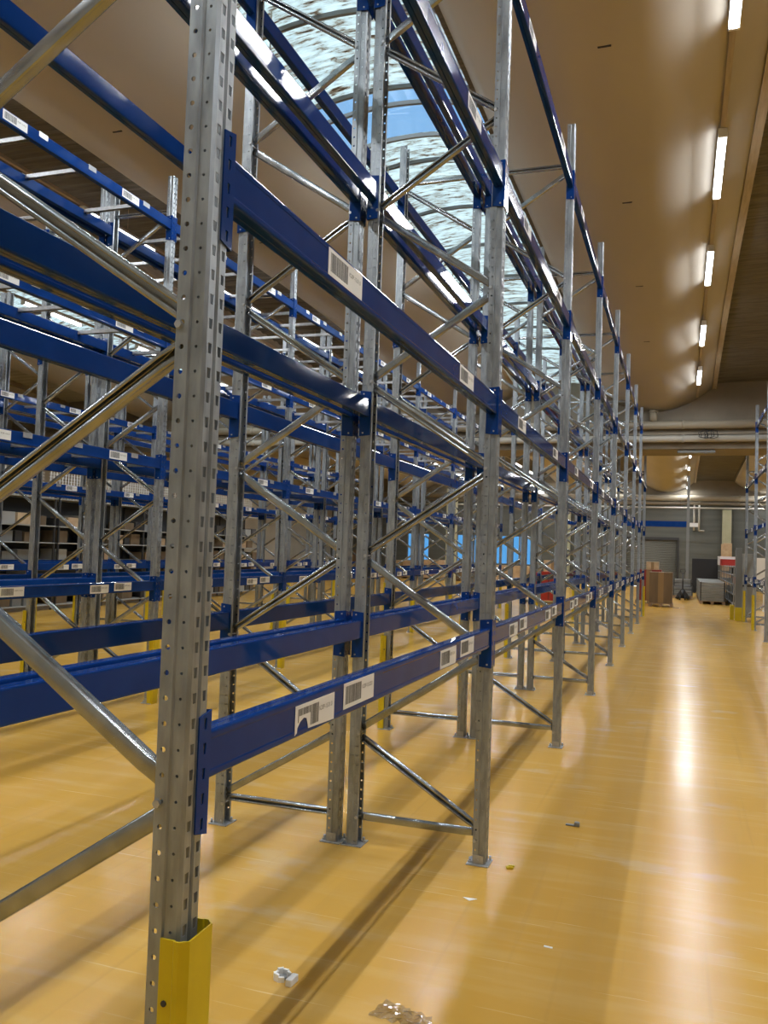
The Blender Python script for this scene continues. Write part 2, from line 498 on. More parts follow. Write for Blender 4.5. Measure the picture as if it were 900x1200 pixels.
stuff_bm = bmesh.new()
nframe = nbeam = 0
for ri, (rn, X, plus, k0, k1) in enumerate(ROWS):
    for k in range(k0, k1 + 1):
        short = (k == 8)
        fr = inst(F_SHORT if short else (F_NEAR if (ri < 2 and k <= 3) else F_FAR))
        fr.location = (X, yk(k) + (0 if plus else W), 0); fr.rotation_euler = (0, 0, 0 if plus else PI)
        n = ORD[k - k0]
        tag(fr, f'galvanised upright frame with zigzag braces, {n} of the {rn} from the camera', 'rack frame', 'rack upright frames')
        nframe += 1
    for k in range(k0, k1):
        for lv in range(4):
            if lv == 3 and k == 7: continue
            zc = NLEV[lv] - BEAM_DZ
            for side in (0, 1):                    # 0 aisle side, 1 rear side
                front = (side == 0)
                right = (plus == front)            # beam looks towards +X
                xx = X if front else (X - D if plus else X + D)
                loc = (xx, yk(k) + W, zc) if right else (xx, yk(k + 1), zc)
                rz = 0 if right else PI
                if ri == 5 and not front or (ri == 5 and k >= 6):
                    t = Matrix.Translation(loc) @ Matrix.Rotation(rz, 4, 'Z')
                    for me, off in ((BEAM, 0), (CONN[0], BEAM_DZ), (CONN[1], BEAM_DZ)):
                        nb = bmesh.new(); nb.from_mesh(me)
                        bmesh.ops.transform(nb, matrix=t @ Matrix.Translation((0, 0, off)), verts=nb.verts[:])
                        tmp = bpy.data.meshes.new('t'); nb.to_mesh(tmp); nb.free()
                        stuff_bm.from_mesh(tmp); bpy.data.meshes.remove(tmp)
                    continue
                if front:
                    pr = B_TORN if (ri == 0 and k == 0 and lv == 0) else (B_L1 if lv == 0 else B_UP)
                else:
                    pr = B_PLAIN
                b = inst(pr)
                b.location = loc; b.rotation_euler = (0, 0, rz)
                sd = 'aisle side' if front else 'rear side'
                lab = f'blue pallet beam on the {sd} of the {rn}, {LEVN[lv]}, {ORD[k - k0]} bay'
                if pr is B_TORN: lab = 'blue pallet beam with a torn barcode label, lowest and nearest of the front rack row'
                tag(b, lab, 'rack beam', 'blue pallet beams'); nbeam += 1
sf = obj('pallet_beam', mesh_of('pallet_beam_far', stuff_bm, [BLUE, ZINC]))
tag(sf, 'distant blue pallet beams of the sixth rack row, deep behind the other racks', 'rack beam', 'blue pallet beams', 'stuff')

# support bars between front and rear beams
def bar_mesh():
    bm = bmesh.new()
    z1 = .052
    prism(bm, [(0, -.022, z1), (0, .022, z1), (0, .022, z1 - .030), (0, .019, z1 - .030), (0, .019, z1 - .003), (0, -.019, z1 - .003), (0, -.019, z1 - .030), (0, -.022, z1 - .030)], (0, 0, 0)) if False else None
    for a, b in (((-.052), (-D + .052)),):
        box(bm, b, a, -.022, .022, z1 - .003, z1)
        box(bm, b, a, -.022, -.0195, z1 - .034, z1 - .003)
        box(bm, b, a, .0195, .022, z1 - .034, z1 - .003)
    for s in (0, 1):
        x = .0 if s == 0 else -D
        o = .001 if s == 0 else -.001
        xs = sorted((x + o, x + o * 3 - o))
        box(bm, *( (-.053, .0) if s == 0 else (-D, -D + .053)), -.050, .050, z1 - .0015, z1 + .0012)
        box(bm, *( (-.0022, .0) if s == 0 else (-D, -D + .0022)), -.050, .050, .010, z1)
    return mesh_of('pallet_support_bar', bm, ZINC)
BARM = bar_mesh()
nbar = 0
bars = [None]
for ri in (2, 3, 4):
    rn, X, plus, k0, k1 = ROWS[ri]
    for k in range(k0, k1):
        for lv in (1, 2, 3):
            if lv == 3 and k == 7: continue
            for j, dy in enumerate((.45, 1.04, 1.64, 2.43)):
                if bars[0] is None:
                    o = bars[0] = obj('pallet_support_bar', BARM)
                else:
                    o = bars[0].copy(); COL.objects.link(o)
                o.location = (X, yk(k) + dy, NLEV[lv] - BEAM_DZ); o.rotation_euler = (0, 0, 0 if plus else PI)
                tag(o, f'zinc support bar across the {rn}, {LEVN[lv]}, {ORD[k - k0]} bay, {ORD[j]} of four', 'support bar', 'pallet support bars')
                nbar += 1

# yellow upright protectors
def protector_mesh(H=.82):
    bm = bmesh.new()
    a, t = .017, .004
    out = [(-.036, -.010), (-.006, -.010), (-.003, -.013), (.006, -.013), (.022, -.001), (.020, W - .001), (.006, W + .013), (-.003, W + .013), (-.006, W + .010), (-.036, W + .010)]
    rows = []
    for z in (0, H):
        rows.append([bm.verts.new((x, y, z)) for x, y in out])
    for i in range(len(out) - 1):
        bm.faces.new([rows[0][i], rows[0][i + 1], rows[1][i + 1], rows[1][i]])
    bmesh.ops.recalc_face_normals(bm, faces=bm.faces[:])
    me = bake_solid(mesh_of('upright_protector', bm, YELL), t, 0)
    bm = bmesh.new(); bm.from_mesh(me)
    for z in (.15, .70):
        for y in (-.0115, W + .0115):
            s = -1 if y < 0 else 1
            tube(bm, (-.022, y, z), (-.022, y + s * .003, z), .006, 8, 1)
    return mesh_of('upright_protector', bm, [YELL, DARK])
PROT = protector_mesh()
prots = [None]
def protector(ri, k):
    rn, X, plus, k0, k1 = ROWS[ri]
    if prots[0] is None: o = prots[0] = obj('upright_protector', PROT)
    else: o = prots[0].copy(); COL.objects.link(o)
    dx = .006
    o.location = (X + (dx if plus else -dx), yk(k) + (0 if plus else W), .0)
    o.rotation_euler = (0, 0, 0 if plus else PI)
    tag(o, f'yellow steel guard around the aisle post of the {ORD[k - k0]} frame, {rn}', 'post guard', 'yellow post guards')
PLIST = [(0, 0), (0, 8)] + [(1, k) for k in (2, 3, 4, 5, 6, 7, 8)] + [(2, k) for k in range(1, 9)] + [(3, k) for k in range(1, 9)] \
    + [(4, k) for k in range(2, 9)] + [(5, k) for k in range(2, 9)] + [(6, 7), (6, 8)]
for a in PLIST: protector(*a)

# ------------------------------------------------------------------ building
XL, XR, YF, YB = -21.0, 11.5, -4.0, 50.2
def struct(name, bm, m):
    o = obj(name, mesh_of(name, bm, m)); o['kind'] = 'structure'; return o
bm = bmesh.new(); box(bm, XL - .3, XR + .3, YF - .3, YB + .3, -.2, 0); struct('floor', bm, FLOOR)

HALLS = [(YF, 22.5, 10.5, 13.5), (24.1, YB, 37.3, 13.0)]
PITCH = 4.88
CEN = [-.68 + PITCH * j for j in (2, 1, 0, -1, -2, -3, -4)]
HW, SAG = 1.42, .62
def z_edge(hall, y):
    if hall == 0: return 6.40 - .50 * (max(0.0, y - 12.5) / 10) ** 2
    return 6.30 - .40 * min(2.0, ((y - 37.3) / 13) ** 2)

def sheet(bm, xs, ys, zf, thick, smooth=True):
    lo = [[bm.verts.new((x, y, zf(x, y))) for x in xs] for y in ys]
    hi = [[bm.verts.new((x, y, zf(x, y) + thick)) for x in xs] for y in ys]
    nx, ny = len(xs), len(ys)
    for j in range(ny - 1):
        for i in range(nx - 1):
            f = bm.faces.new([lo[j][i], lo[j + 1][i], lo[j + 1][i + 1], lo[j][i + 1]]); f.smooth = smooth
            f = bm.faces.new([hi[j][i], hi[j][i + 1], hi[j + 1][i + 1], hi[j + 1][i]]); f.smooth = smooth
    for j in range(ny - 1):
        bm.faces.new([lo[j][0], hi[j][0], hi[j + 1][0], lo[j + 1][0]])
        bm.faces.new([lo[j][-1], lo[j + 1][-1], hi[j + 1][-1], hi[j][-1]])
    for i in range(nx - 1):
        bm.faces.new([lo[0][i], lo[0][i + 1], hi[0][i + 1], hi[0][i]])
        bm.faces.new([lo[-1][i], hi[-1][i], hi[-1][i + 1], lo[-1][i + 1]])

def lin(a, b, n): return [a + (b - a) * i / n for i in range(n + 1)]
def rise(hall, m):                    # flat dark boarding, shallow barrel over the rooflights
    return .16 if hall == 0 and (abs(m + 3.12) < .2 or abs(m + 12.88) < .2) else .03
def roof_z(hall, x, y):
    """underside of the roof at x: shell trough or barrel infill"""
    for c in CEN:
        if abs(x - c) <= HW: return z_edge(hall, y) - SAG * (1 - ((x - c) / HW) ** 2)
    for c in CEN:
        m = c + PITCH / 2
        w = PITCH / 2 - HW
        if abs(x - m) <= w: return z_edge(hall, y) + rise(hall, m) * (1 - ((x - m) / w) ** 2)
    m = CEN[0] - 0
    return z_edge(hall, y)

tn = 0
for hall, (ya, yb, _, _) in enumerate(HALLS):
    for c in CEN:
        bm = bmesh.new()
        sheet(bm, lin(c - HW, c + HW, 20), lin(ya, yb, 24), lambda x, y: roof_z(hall, min(max(x, c - HW), c + HW), y), .09)
        struct('ceiling', bm, SHELL)
        for s in (-1, 1):                       # edge board on the right, added light-blocking strip on the left
            bm = bmesh.new(); tn += 1
            e = c + s * HW
            sheet(bm, [e - .05, e + .05], lin(ya, yb, 24), lambda x, y: z_edge(hall, y) - (.07 if s > 0 else .0), .16 if s > 0 else .09, False)
            struct(f'trim_{tn}', bm, BOARD if s > 0 else DARKROOF)
    for c in CEN:
        m, w = c + PITCH / 2, PITCH / 2 - HW - .05
        if m + w > XR + 3: pass
        xs = lin(m - w, m + w, 12)
        zb = lambda x, y: z_edge(hall, y) + .06 + rise(hall, m) * (1 - ((x - m) / (w + .05)) ** 2)
        sky = rise(hall, m) > .1
        if not sky:
            bm = bmesh.new()
            n = int((yb - ya) / .07)
            sheet(bm, xs, lin(ya, yb, n), lambda x, y: zb(x, y) + .018 * math.sin(2 * PI * y / .28), .05, False)
            struct('ceiling', bm, DARKROOF if m > -14 else WHITEW)
        else:
            main = abs(m + 3.12) < .2
            gl = [(8.50, 9.60)] if main else []
            cuts = sorted([ya, yb] + [v for g in gl for v in g])
            for a, b in zip(cuts, cuts[1:]):
                isg = (a, b) in gl
                bm = bmesh.new()
                n = max(2, int((b - a) / .06))
                if isg:
                    sheet(bm, xs, lin(a, b, 2), zb, .006)
                    o = struct('window_2' if main else 'window_9', bm, GLASS)
                else:
                    sheet(bm, xs, lin(a, b, n), lambda x, y: zb(x, y) + .008 * math.sin(2 * PI * y / .18), .004)
                    o = struct('window_1', bm, SKYL)
            y = ya + .3
            ribs = []
            while y < yb:
                if not (main and 8.1 < y < 10.0): ribs.append(y)
                y += 1.55
            if main: ribs += [8.50, 8.84, 9.60]
            for y in ribs:                                   # curved glazing bars
                bm = bmesh.new(); tn += 1
                sheet(bm, xs, [y - .02, y + .02], lambda x, yy: zb(x, y) - .05, .045)
                struct(f'trim_{tn}', bm, GREYP)

# gables between shells and girder, outer walls
def gable(name, y0, y1, zlow, hall, yr, m):
    bm = bmesh.new()
    xs = lin(XL, XR, 310)
    lo = [[bm.verts.new((x, yy, zlow)) for x in xs] for yy in (y0, y1)]
    hi = [[bm.verts.new((x, yy, roof_z(hall, x, yr) + .10)) for x in xs] for yy in (y0, y1)]
    for i in range(len(xs) - 1):
        bm.faces.new([lo[0][i], lo[0][i + 1], hi[0][i + 1], hi[0][i]])
        bm.faces.new([lo[1][i], hi[1][i], hi[1][i + 1], lo[1][i + 1]])
        bm.faces.new([lo[0][i], lo[1][i], lo[1][i + 1], lo[0][i + 1]])
    return struct(name, bm, m)
gable('wall_girder_front', 22.44, 22.54, 4.70, 0, 22.5, TAN)
gable('wall_girder_rear', 24.06, 24.16, 4.70, 1, 24.5, TAN)
gable('wall_back_gable', YB - .12, YB, 5.05, 1, YB, TAN)
tn += 1; bm = bmesh.new(); box(bm, XL, XR, 22.6, 24.05, 4.36, 4.72, 0, .02); o = struct(f'trim_{tn}', bm, TAN)
tn += 1; bm = bmesh.new(); box(bm, XL, XR, 22.40, 24.20, 4.70, 4.76); o = struct(f'trim_{tn}', bm, TAN)
bm = bmesh.new(); box(bm, XL - .2, XL, YF, YB, 0, 6.95); struct('wall_left', bm, WHITEW)
bm = bmesh.new(); box(bm, XR, XR + .2, YF, YB, 0, 6.95); struct('wall_right', bm, WHITEW)
bm = bmesh.new(); box(bm, XL, XR, YF - .2, YF, 0, 6.95); struct('wall_front', bm, WHITEW)

# back wall with window openings and shutter opening
WIN = [(-10.35, -8.25, .95, 2.65), (-12.75, -11.2, .95, 2.65), (-15.9, -14.5, .95, 2.65)]
DOOR = (-2.9, -.14, 0, 2.66)
bm = bmesh.new()
xs = sorted({XL, XR} | {v for w in WIN for v in w[:2]} | {DOOR[0], DOOR[1]})
zs = sorted({0, 5.2} | {.95, 2.65, 2.66})
for xa, xb in zip(xs, xs[1:]):
    for za, zb_ in zip(zs, zs[1:]):
        cx, cz = (xa + xb) / 2, (za + zb_) / 2
        if any(w[0] < cx < w[1] and w[2] < cz < w[3] for w in WIN + [DOOR]): continue
        box(bm, xa, xb, YB - .05, YB + .15, za, zb_)
z = .0
while z < 5.1:                                              # horizontal cladding seams
    for xa, xb in ((DOOR[1] + .15, 2.1), (2.75, XR), (-8.1, DOOR[0] - .15)):
        box(bm, xa, xb, YB - .075, YB - .05, z, z + .60)
    z += .64
struct('wall_back', bm, WALL)
for i, (xa, xb, za, zb_) in enumerate(WIN):
    bm = bmesh.new(); box(bm, xa, xb, YB + .04, YB + .05, za, zb_)
    w = struct(f'window_{i + 3}', bm, WGLASS)
    bm = bmesh.new()
    n = 3 if xb - xa > 1.8 else 2
    for q in range(n + 1):
        x = xa + (xb - xa) * q / n
        box(bm, x - .04, x + .04, YB - .02, YB + .08, za, zb_)
    for zz in (za, zb_): box(bm, xa - .04, xb + .04, YB - .02, YB + .08, zz - .04, zz + .04)
    obj('window_frame', mesh_of('window_frame', bm, GREYP), w)
# roller shutter
bm = bmesh.new()
z = 0.02
while z < 2.6:
    tube(bm, (DOOR[0], YB + .02, z + .05), (DOOR[1], YB + .02, z + .05), .05, 8); z += .095
dr = struct('door_1', bm, DOORG)
bm = bmesh.new(); box(bm, DOOR[0] - .1, DOOR[1] + .1, YB - .12, YB + .0, 2.62, 2.80, 0, .02); obj('shutter_box', mesh_of('shutter_box', bm, DARK), dr)
for x in (DOOR[0] - .06, DOOR[1] + .06):
    bm = bmesh.new(); box(bm, x - .05, x + .05, YB - .13, YB - .02, 0, 2.62); obj('guide_rail', mesh_of('guide_rail', bm, DARK), dr)

# ------------------------------------------------------------------ roof girder pipes, columns
def thing_mesh(name, bm, m, label, cat, group=None, loc=(0, 0, 0)):
    o = obj(name, mesh_of(name, bm, m), None, loc); return tag(o, label, cat, group)
for (y, z, r, m, lab) in [(22.28, 4.93, .10, PIPE, 'upper tan pipe running along the roof girder across the hall'),
                          (22.40, 4.60, .085, PIPEW, 'lower whitish pipe hugging the front of the roof girder'),
                          (YB - .55, 4.44, .045, PIPEW, 'thin white pipe along the far back wall under the ducts'),
                          (YB - .5, 4.98, .16, PIPE, 'thick tan duct along the far back wall below the roof'),
                          (YB - .35, 4.70, .09, TAN, 'middle tan pipe on the far back wall between duct and thin pipe')]:
    bm = bmesh.new(); tube(bm, (XL + .02, y, z), (XR - .02, y, z), r, 16)
    for x in range(-18, 11, 3): tube(bm, (x, y, z), (x + .06, y, z), r * 1.12, 16)
    thing_mesh('ceiling_pipe' if y < 30 else 'wall_pipe', bm, m, lab, 'pipe')
for i, x in enumerate((.72, .98)):
    bm = bmesh.new(); tube(bm, (x, YB - .35, 3.2), (x, YB - .35, 4.7 + .1 * i), .05, 10); tube(bm, (x - .02, YB - .35, 3.2), (x + .28, YB - .35, 3.2), .035, 8) if i else None
    thing_mesh('drop_pipe', bm, PIPEW, ['left of the two vertical drop pipes on the back wall', 'right of the two vertical drop pipes on the back wall'][i], 'pipe', 'drop pipes')
for i, (x, y, lab) in enumerate([(2.40, YB - .35, 'cream concrete column on the back wall right of the aisle'),
                                 (-10.45, 40.0, 'cream concrete column seen between the racks before the blue windows'),
                                 (-6.2, YB - .35, 'cream concrete column on the back wall left of the shutter')]):
    bm = bmesh.new(); box(bm, x - .23, x + .23, y - .2, y + .2, 0, 4.62 if y < 45 else 4.36, 0, .02)
    thing_mesh('concrete_column', bm, COLUMN, lab, 'column', 'concrete columns')
# rainwater outlet stubs under each trough
for i, c in enumerate((-.68, -5.56, 4.2)):
    bm = bmesh.new(); tube(bm, (c, 22.28, 5.02), (c, 22.28, 5.30), .09, 14); tube(bm, (c, 22.28, 5.26), (c, 22.28, 5.31), .115, 14)
    thing_mesh('drain_stub', bm, PIPE, ['tan rain outlet stub under the trough over the aisle racks', 'tan rain outlet stub under the trough over the third row', 'tan rain outlet stub under the trough far right'][i], 'pipe', 'rain outlets')

# cable loop on the girder pipes, tray below the girder
bm = bmesh.new()
for j in range(4):
    n = 26; cx = .50 + .07 * j; rr = .11 + .02 * (j % 2)
    pts = [(cx + rr * math.cos(2 * PI * i / n) + .02 * math.sin(5 * i), 22.20 + .012 * j, 4.68 + rr * .8 * math.sin(2 * PI * i / n)) for i in range(n)]
    for i in range(n): tube(bm, pts[i], pts[(i + 1) % n], .009, 6)
thing_mesh('cable_coil', bm, DARK, 'tangled cable loop hanging on the white girder pipe above the aisle', 'cable')
bm = bmesh.new(); box(bm, -.10, .80, 22.64, 22.86, 4.27, 4.335, 0, .008)
for x in (-.04, .74): tube(bm, (x, 22.75, 4.335), (x, 22.75, 4.37), .012, 8)
thing_mesh('cable_tray', bm, GREYP, 'short grey cable tray fixed under the roof girder above the aisle', 'cable tray')

# cast-in lifting marks on the shells
for j, (c, yl) in enumerate([(-.66, (3.8, 7.0, 10.25, 13.5, 16.7)), (-5.54, (4.0, 7.15, 10.4))]):
    for y in yl:
        tn += 1; bm = bmesh.new(); zz = roof_z(0, c, y)
        box(bm, c - .055, c + .055, y - .010, y + .010, zz - .006, zz + .02, 0, .003); struct(f'trim_{tn}', bm, DARK)

# ------------------------------------------------------------------ lamps
def lamp_meshes():
    bm = bmesh.new(); box(bm, -.045, .045, 0, 1.65, .03, .07, 0, .006); h = mesh_of('lamp_housing', bm, WHITE)
    bm = bmesh.new()
    pr = [(-.042, .03), (-.040, .005), (-.028, -.012), (-.010, -.020), (.010, -.020), (.028, -.012), (.040, .005), (.042, .03)]
    A = [bm.verts.new((x, .03, z)) for x, z in pr]; B = [bm.verts.new((x, 1.62, z)) for x, z in pr]
    for i in range(len(pr) - 1):
        bm.faces.new([A[i], B[i], B[i + 1], A[i + 1]])
    bm.faces.new(A); bm.faces.new(B[::-1])
    bm.normal_update()
    for f in bm.faces: f.material_index = 0 if abs(f.normal.z) > .5 else 1
    d = mesh_of('lamp_diffuser', bm, [LAMP, LAMPS])
    bm = bmesh.new()
    for y in (0.0, 1.62): box(bm, -.045, .045, y, y + .03, -.022, .03, 0, .004)
    c = mesh_of('end_cap', bm, WHITE)
    return h, d, c
LH, LD, LC = lamp_meshes()
LL = bpy.data.lights.new('lamp_tube', 'AREA')
LL.shape = 'RECTANGLE'; LL.size = .06; LL.size_y = 1.58; LL.energy = 57.0; LL.color = (.93, .97, 1.0)
ROWNAME = {.345: 'over the aisle right of the racks', -3.66: 'above the aisle behind the second rack row', -7.64: 'over the aisle behind the fourth rack row', 4.40: 'beyond the right-hand rack', -11.75: 'over the aisle behind the sixth rack row'}
def track_z(hall, x, y):
    return min(6.04, roof_z(hall, x, y) - .045)
l0 = None
def lamp(x, y, z, lab):
    global l0
    if l0 is None:
        r = l0 = empty('batten_lamp')
        obj('lamp_housing', LH, r); obj('lamp_diffuser', LD, r); obj('end_cap', LC, r)
        obj('lamp_tube', LL, r, (0, .825, -.0225))
    else: r = copy_tree(l0)
    r.location = (x, y, z); tag(r, lab, 'lamp', 'batten lamps')
for x, nm in ROWNAME.items():
    Ys1 = [-1.4, 2.1, 5.70, 9.20, 12.65, 16.2, 19.15]
    Ys2 = [26.0, 29.5, 33.0, 36.3, 41.0, 45.0, 48.2][:7]
    for i, y in enumerate(Ys1): lamp(x, y, track_z(0, x, y + (1.65 if y > 12 else 0)) - .07, f'lit batten lamp {nm}, {ORD[i]} in the near hall')
    if x > -9 or x < -11:
        for i, y in enumerate(Ys2): lamp(x, y, min(track_z(1, x, y + 1.65), track_z(1, x, y)) - .07, f'lit batten lamp {nm}, {ORD[i]} in the far hall')
    for hall, (ya, yb) in enumerate(((-3.6, 22.2), (24.8, 49.8))):
        pass
        bm = bmesh.new(); sheet(bm, [x - .025, x + .025], lin(ya, yb, 40), lambda xx, yy: track_z(hall, x, yy), .04, False)
        y = ya + .4
        while y < yb:
            zt = roof_z(hall, x, y)
            tube(bm, (x, y, track_z(hall, x, y) + .03), (x, y, zt + .02), .006, 6)
            y += 3.35
        thing_mesh('lighting_track', bm, BOARD, f'pale lighting track {nm}, {"near" if not hall else "far"} hall', 'lighting track', 'lighting tracks')

# ------------------------------------------------------------------ far end of the aisle
def pallet(bm, x0, x1, y0, y1, z0=0, mi=0):
    for i in range(5):
        y = y0 + (y1 - y0 - .1) * i / 4
        box(bm, x0, x1, y, y + .1, z0 + .100, z0 + .122, mi)
    for i in range(3):
        x = x0 + (x1 - x0 - .1) * i / 2
        box(bm, x, x + .1, y0, y1, z0, z0 + .02, mi); box(bm, x, x + .1, y0, y1, z0 + .08, z0 + .10, mi)
        for j in range(3):
            y = y0 + (y1 - y0 - .14) * j / 2
            box(bm, x, x + .1, y, y + .14, z0 + .02, z0 + .08, mi)
def pallet_thing(x0, x1, y0, y1, lab):
    bm = bmesh.new(); pallet(bm, x0, x1, y0, y1)
    return thing_mesh('wooden_pallet', bm, WOOD, lab, 'pallet', 'wooden pallets')
def carton(x0, x1, y0, y1, z0, z1, m, lab, name='cardboard_box', group='cardboard boxes', tape='v'):
    bm = bmesh.new(); box(bm, x0, x1, y0, y1, z0, z1, 0, .008)
    o = thing_mesh(name, bm, m, lab, 'box', group)
    bm = bmesh.new(); cx = (x0 + x1) / 2
    w = min(.09, (x1 - x0) * .12)
    box(bm, cx - w, cx + w, y0 - .002, y0 + .001, z0 + .01, z1 - .008)
    box(bm, cx - w, cx + w, y0 + .006, y1 - .006, z1 - .001, z1 + .0015)
    obj('tape_strip', mesh_of('tape_strip', bm, TAPE), o)
    return o
pallet_thing(-.95, -.18, 29.6, 30.6, 'wooden pallet under the tall brown carton at the aisle end')
carton(-.93, -.20, 29.62, 30.56, .122, 1.14, CARD, 'tall brown carton with a taped seam on a pallet at the aisle end')
pallet_thing(-1.45, -.55, 31.3, 32.3, 'wooden pallet under the dark red carton behind the tall carton')
carton(-1.42, -.58, 31.33, 32.27, .122, 1.19, REDD, 'dark red carton hiding behind the tall brown carton')
carton(-1.10, -.68, 31.40, 31.80, 1.192, 1.47, CARDL, 'small pale carton with red print on the dark red carton')
bm = bmesh.new(); box(bm, -.62, -.30, 30.0, 30.5, 1.143, 1.17, 0, .004)
for i in range(4): box(bm, -.60 + i * .07, -.55 + i * .07, 30.02, 30.4, 1.17, 1.185)
# stacks of grey panels
def panel_stack(x0, x1, y0, y1, z0, z1, n, lab):
    r = empty('panel_stack', ((x0 + x1) / 2, (y0 + y1) / 2, 0))
    tag(r, lab, 'panel stack', 'stacked grey panels')
    ox, oy = (x0 + x1) / 2, (y0 + y1) / 2
    dz = (z1 - z0) / n
    for i in range(n):
        bm = bmesh.new(); q = random.uniform(-.006, .006)
        box(bm, x0 - ox + q, x1 - ox + q, y0 - oy - q, y1 - oy, z0 + dz * i, z0 + dz * (i + .86), 0, .004)
        obj('panel', mesh_of('panel', bm, STEELG), r)
    for xx in (x0 - ox + .01, x1 - ox - .05):
        bm = bmesh.new(); box(bm, xx, xx + .04, y0 - oy - .012, y0 - oy - .007, z0, z1); obj('strap', mesh_of('strap', bm, DARK), r)
    return r
for i in range(4): pallet_thing(.72, 1.58, 33.0 + i * 1.75, 34.0 + i * 1.75, f'{ORD[i]} wooden pallet from the front under the long grey panel stack')
panel_stack(.72, 1.58, 33.0, 39.3, .122, .81, 8, 'long low stack of grey steel panels right of the aisle end')
pallet_thing(-.24, .54, 36.9, 38.2, 'wooden pallet under the short two-tier grey panels')
panel_stack(-.24, .54, 36.9, 38.2, .122, .50, 3, 'lower tier of short grey panels behind the pallet truck')
panel_stack(-.22, .50, 37.0, 38.2, .505, .79, 2, 'upper tier of short grey panels behind the pallet truck')
# hand pallet truck
r = tag(empty('pallet_truck', (.14, 35.4, 0)), 'black hand pallet truck with upright handle before the grey panels', 'pallet truck')
for s in (-1, 1):
    bm = bmesh.new(); box(bm, s * .19 - .075, s * .19 + .075, .12, 1.2, .06, .11, 0, .01); obj('fork', mesh_of('fork', bm, DARK), r)
    bm = bmesh.new(); tube(bm, (s * .19 - .04, 1.1, .045), (s * .19 + .04, 1.1, .045), .045, 14); obj('fork_wheel', mesh_of('fork_wheel', bm, RUBBER), r)
    bm = bmesh.new(); tube(bm, (s * .07, .0, .09), (s * .07 + s * .05, .0, .09), .09, 18); obj('steer_wheel', mesh_of('steer_wheel', bm, RUBBER), r)
bm = bmesh.new(); prism(bm, [(-.27, .12, .06), (.27, .12, .06), (.20, .12, .22), (.06, .12, .42), (-.06, .12, .42), (-.20, .12, .22)], (0, .08, 0)); obj('body', mesh_of('body', bm, DARK), r)
bm = bmesh.new(); tube(bm, (0, .03, .10), (0, .03, .40), .05, 12); obj('pump', mesh_of('pump', bm, DARK), r)
bm = bmesh.new(); tube(bm, (0, .03, .38), (0, -.03, 1.08), .026, 10)
for s in (-1, 1): tube(bm, (0, -.028, 1.02), (s * .09, -.035, 1.10), .014, 8); tube(bm, (s * .09, -.035, 1.10), (s * .09, -.04, 1.20), .014, 8)
tube(bm, (-.09, -.04, 1.20), (.09, -.04, 1.20), .014, 8); obj('handle', mesh_of('handle', bm, DARK), r)
# black board
bm = bmesh.new(); box(bm, .58, 1.76, 44.0, 44.06, .02, 1.66, 0, .006)
for x in (.66, 1.60): box(bm, x, x + .08, 43.8, 44.3, 0, .05, 0, .005)
thing_mesh('black_board', bm, BLACK, 'tall matt black board standing before the grey back wall', 'board')
# height barrier with blue crossbeam
r = tag(empty('height_barrier', (.33, 40, 0)), 'grey goalpost with blue crossbeam before the roller shutter', 'barrier')
for x in (0, -2.9):
    bm = bmesh.new(); box(bm, x - .06, x + .06, -.06, .06, .01, 5.3 if x == 0 else 3.5, 0, .006); box(bm, x - .12, x + .12, -.12, .12, 0, .012); obj('post', mesh_of('post', bm, GREYP), r)
bm = bmesh.new(); box(bm, -2.84, -.06, -.05, .05, 3.02, 3.28, 0, .01); obj('crossbeam', mesh_of('crossbeam', bm, BLUE), r)
bm = bmesh.new(); box(bm, .07, .42, -.07, -.06, 3.04, 3.22, 0, .003); obj('sign_plate', mesh_of('sign_plate', bm, WHITE), r)
bm = bmesh.new(); box(bm, -.07, .07, -.1, -.065, 0, .45, 0, .004); obj('yellow_guard', mesh_of('yellow_guard', bm, YELL), r)
# low shelving beside the aisle end
def shelving(x0, x1, y0, y1, H, zs, m, lab, name='shelving_unit', edge=None):
    ox, oy = x0, y0
    r = tag(empty(name, (x0, y0, 0)), lab, 'shelf', 'shelving units')
    n = max(1, round((y1 - y0) / 1.6))
    for i in range(n + 1):
        y = (y1 - y0 - .04) * i / n
        for x in (0, x1 - x0 - .04):
            bm = bmesh.new(); box(bm, x, x + .04, y, y + .04, 0, H, 0, .003); obj('upright', mesh_of('upright', bm, m), r)
    for z in zs:
        bm = bmesh.new(); box(bm, -.002, x1 - x0 + .002, .0, y1 - y0, z - .024, z, 0, .004); obj('shelf', mesh_of('shelf', bm, edge or m), r)
    if edge:
        bm = bmesh.new(); box(bm, .006, .012, .02, y1 - y0 - .02, .1, H - .05); obj('back_panel', mesh_of('back_panel', bm, BACKP), r)
    return r
shelving(1.76, 2.36, 31.6, 44.0, 1.42, (.12, .45, .80, 1.12, 1.40), GREYP, 'low grey shelving along the right of the aisle end')
def tray(x0, x1, y0, y1, z0, h, m, lab):
    r = tag(empty('storage_tray', ((x0 + x1) / 2, (y0 + y1) / 2, z0)), lab, 'tray', 'trays on the low shelving')
    a, b = (x1 - x0) / 2, (y1 - y0) / 2
    bm = bmesh.new(); t = .015
    box(bm, -a, a, -b, b, 0, t); box(bm, -a, -a + t, -b, b, t, h); box(bm, a - t, a, -b, b, t, h); box(bm, -a, a, -b, -b + t, t, h); box(bm, -a, a, b - t, b, t, h)
    obj('tray_body', mesh_of('tray_body', bm, m), r)
    bm = bmesh.new(); box(bm, -a - .012, a + .012, -b - .012, b + .012, h, h + .02, 0, .004); obj('rim', mesh_of('rim', bm, m), r)
tray(1.66, 2.34, 38.4, 39.6, 1.402, .24, RED, 'bright red tray on top of the low shelving')
tray(1.62, 2.42, 39.8, 41.0, 1.402, .36, WHITE, 'white tray on top of the low shelving behind the red tray')
tray(1.80, 2.32, 31.8, 32.5, .80, .22, RED, 'red tray on a middle shelf of the low shelving')
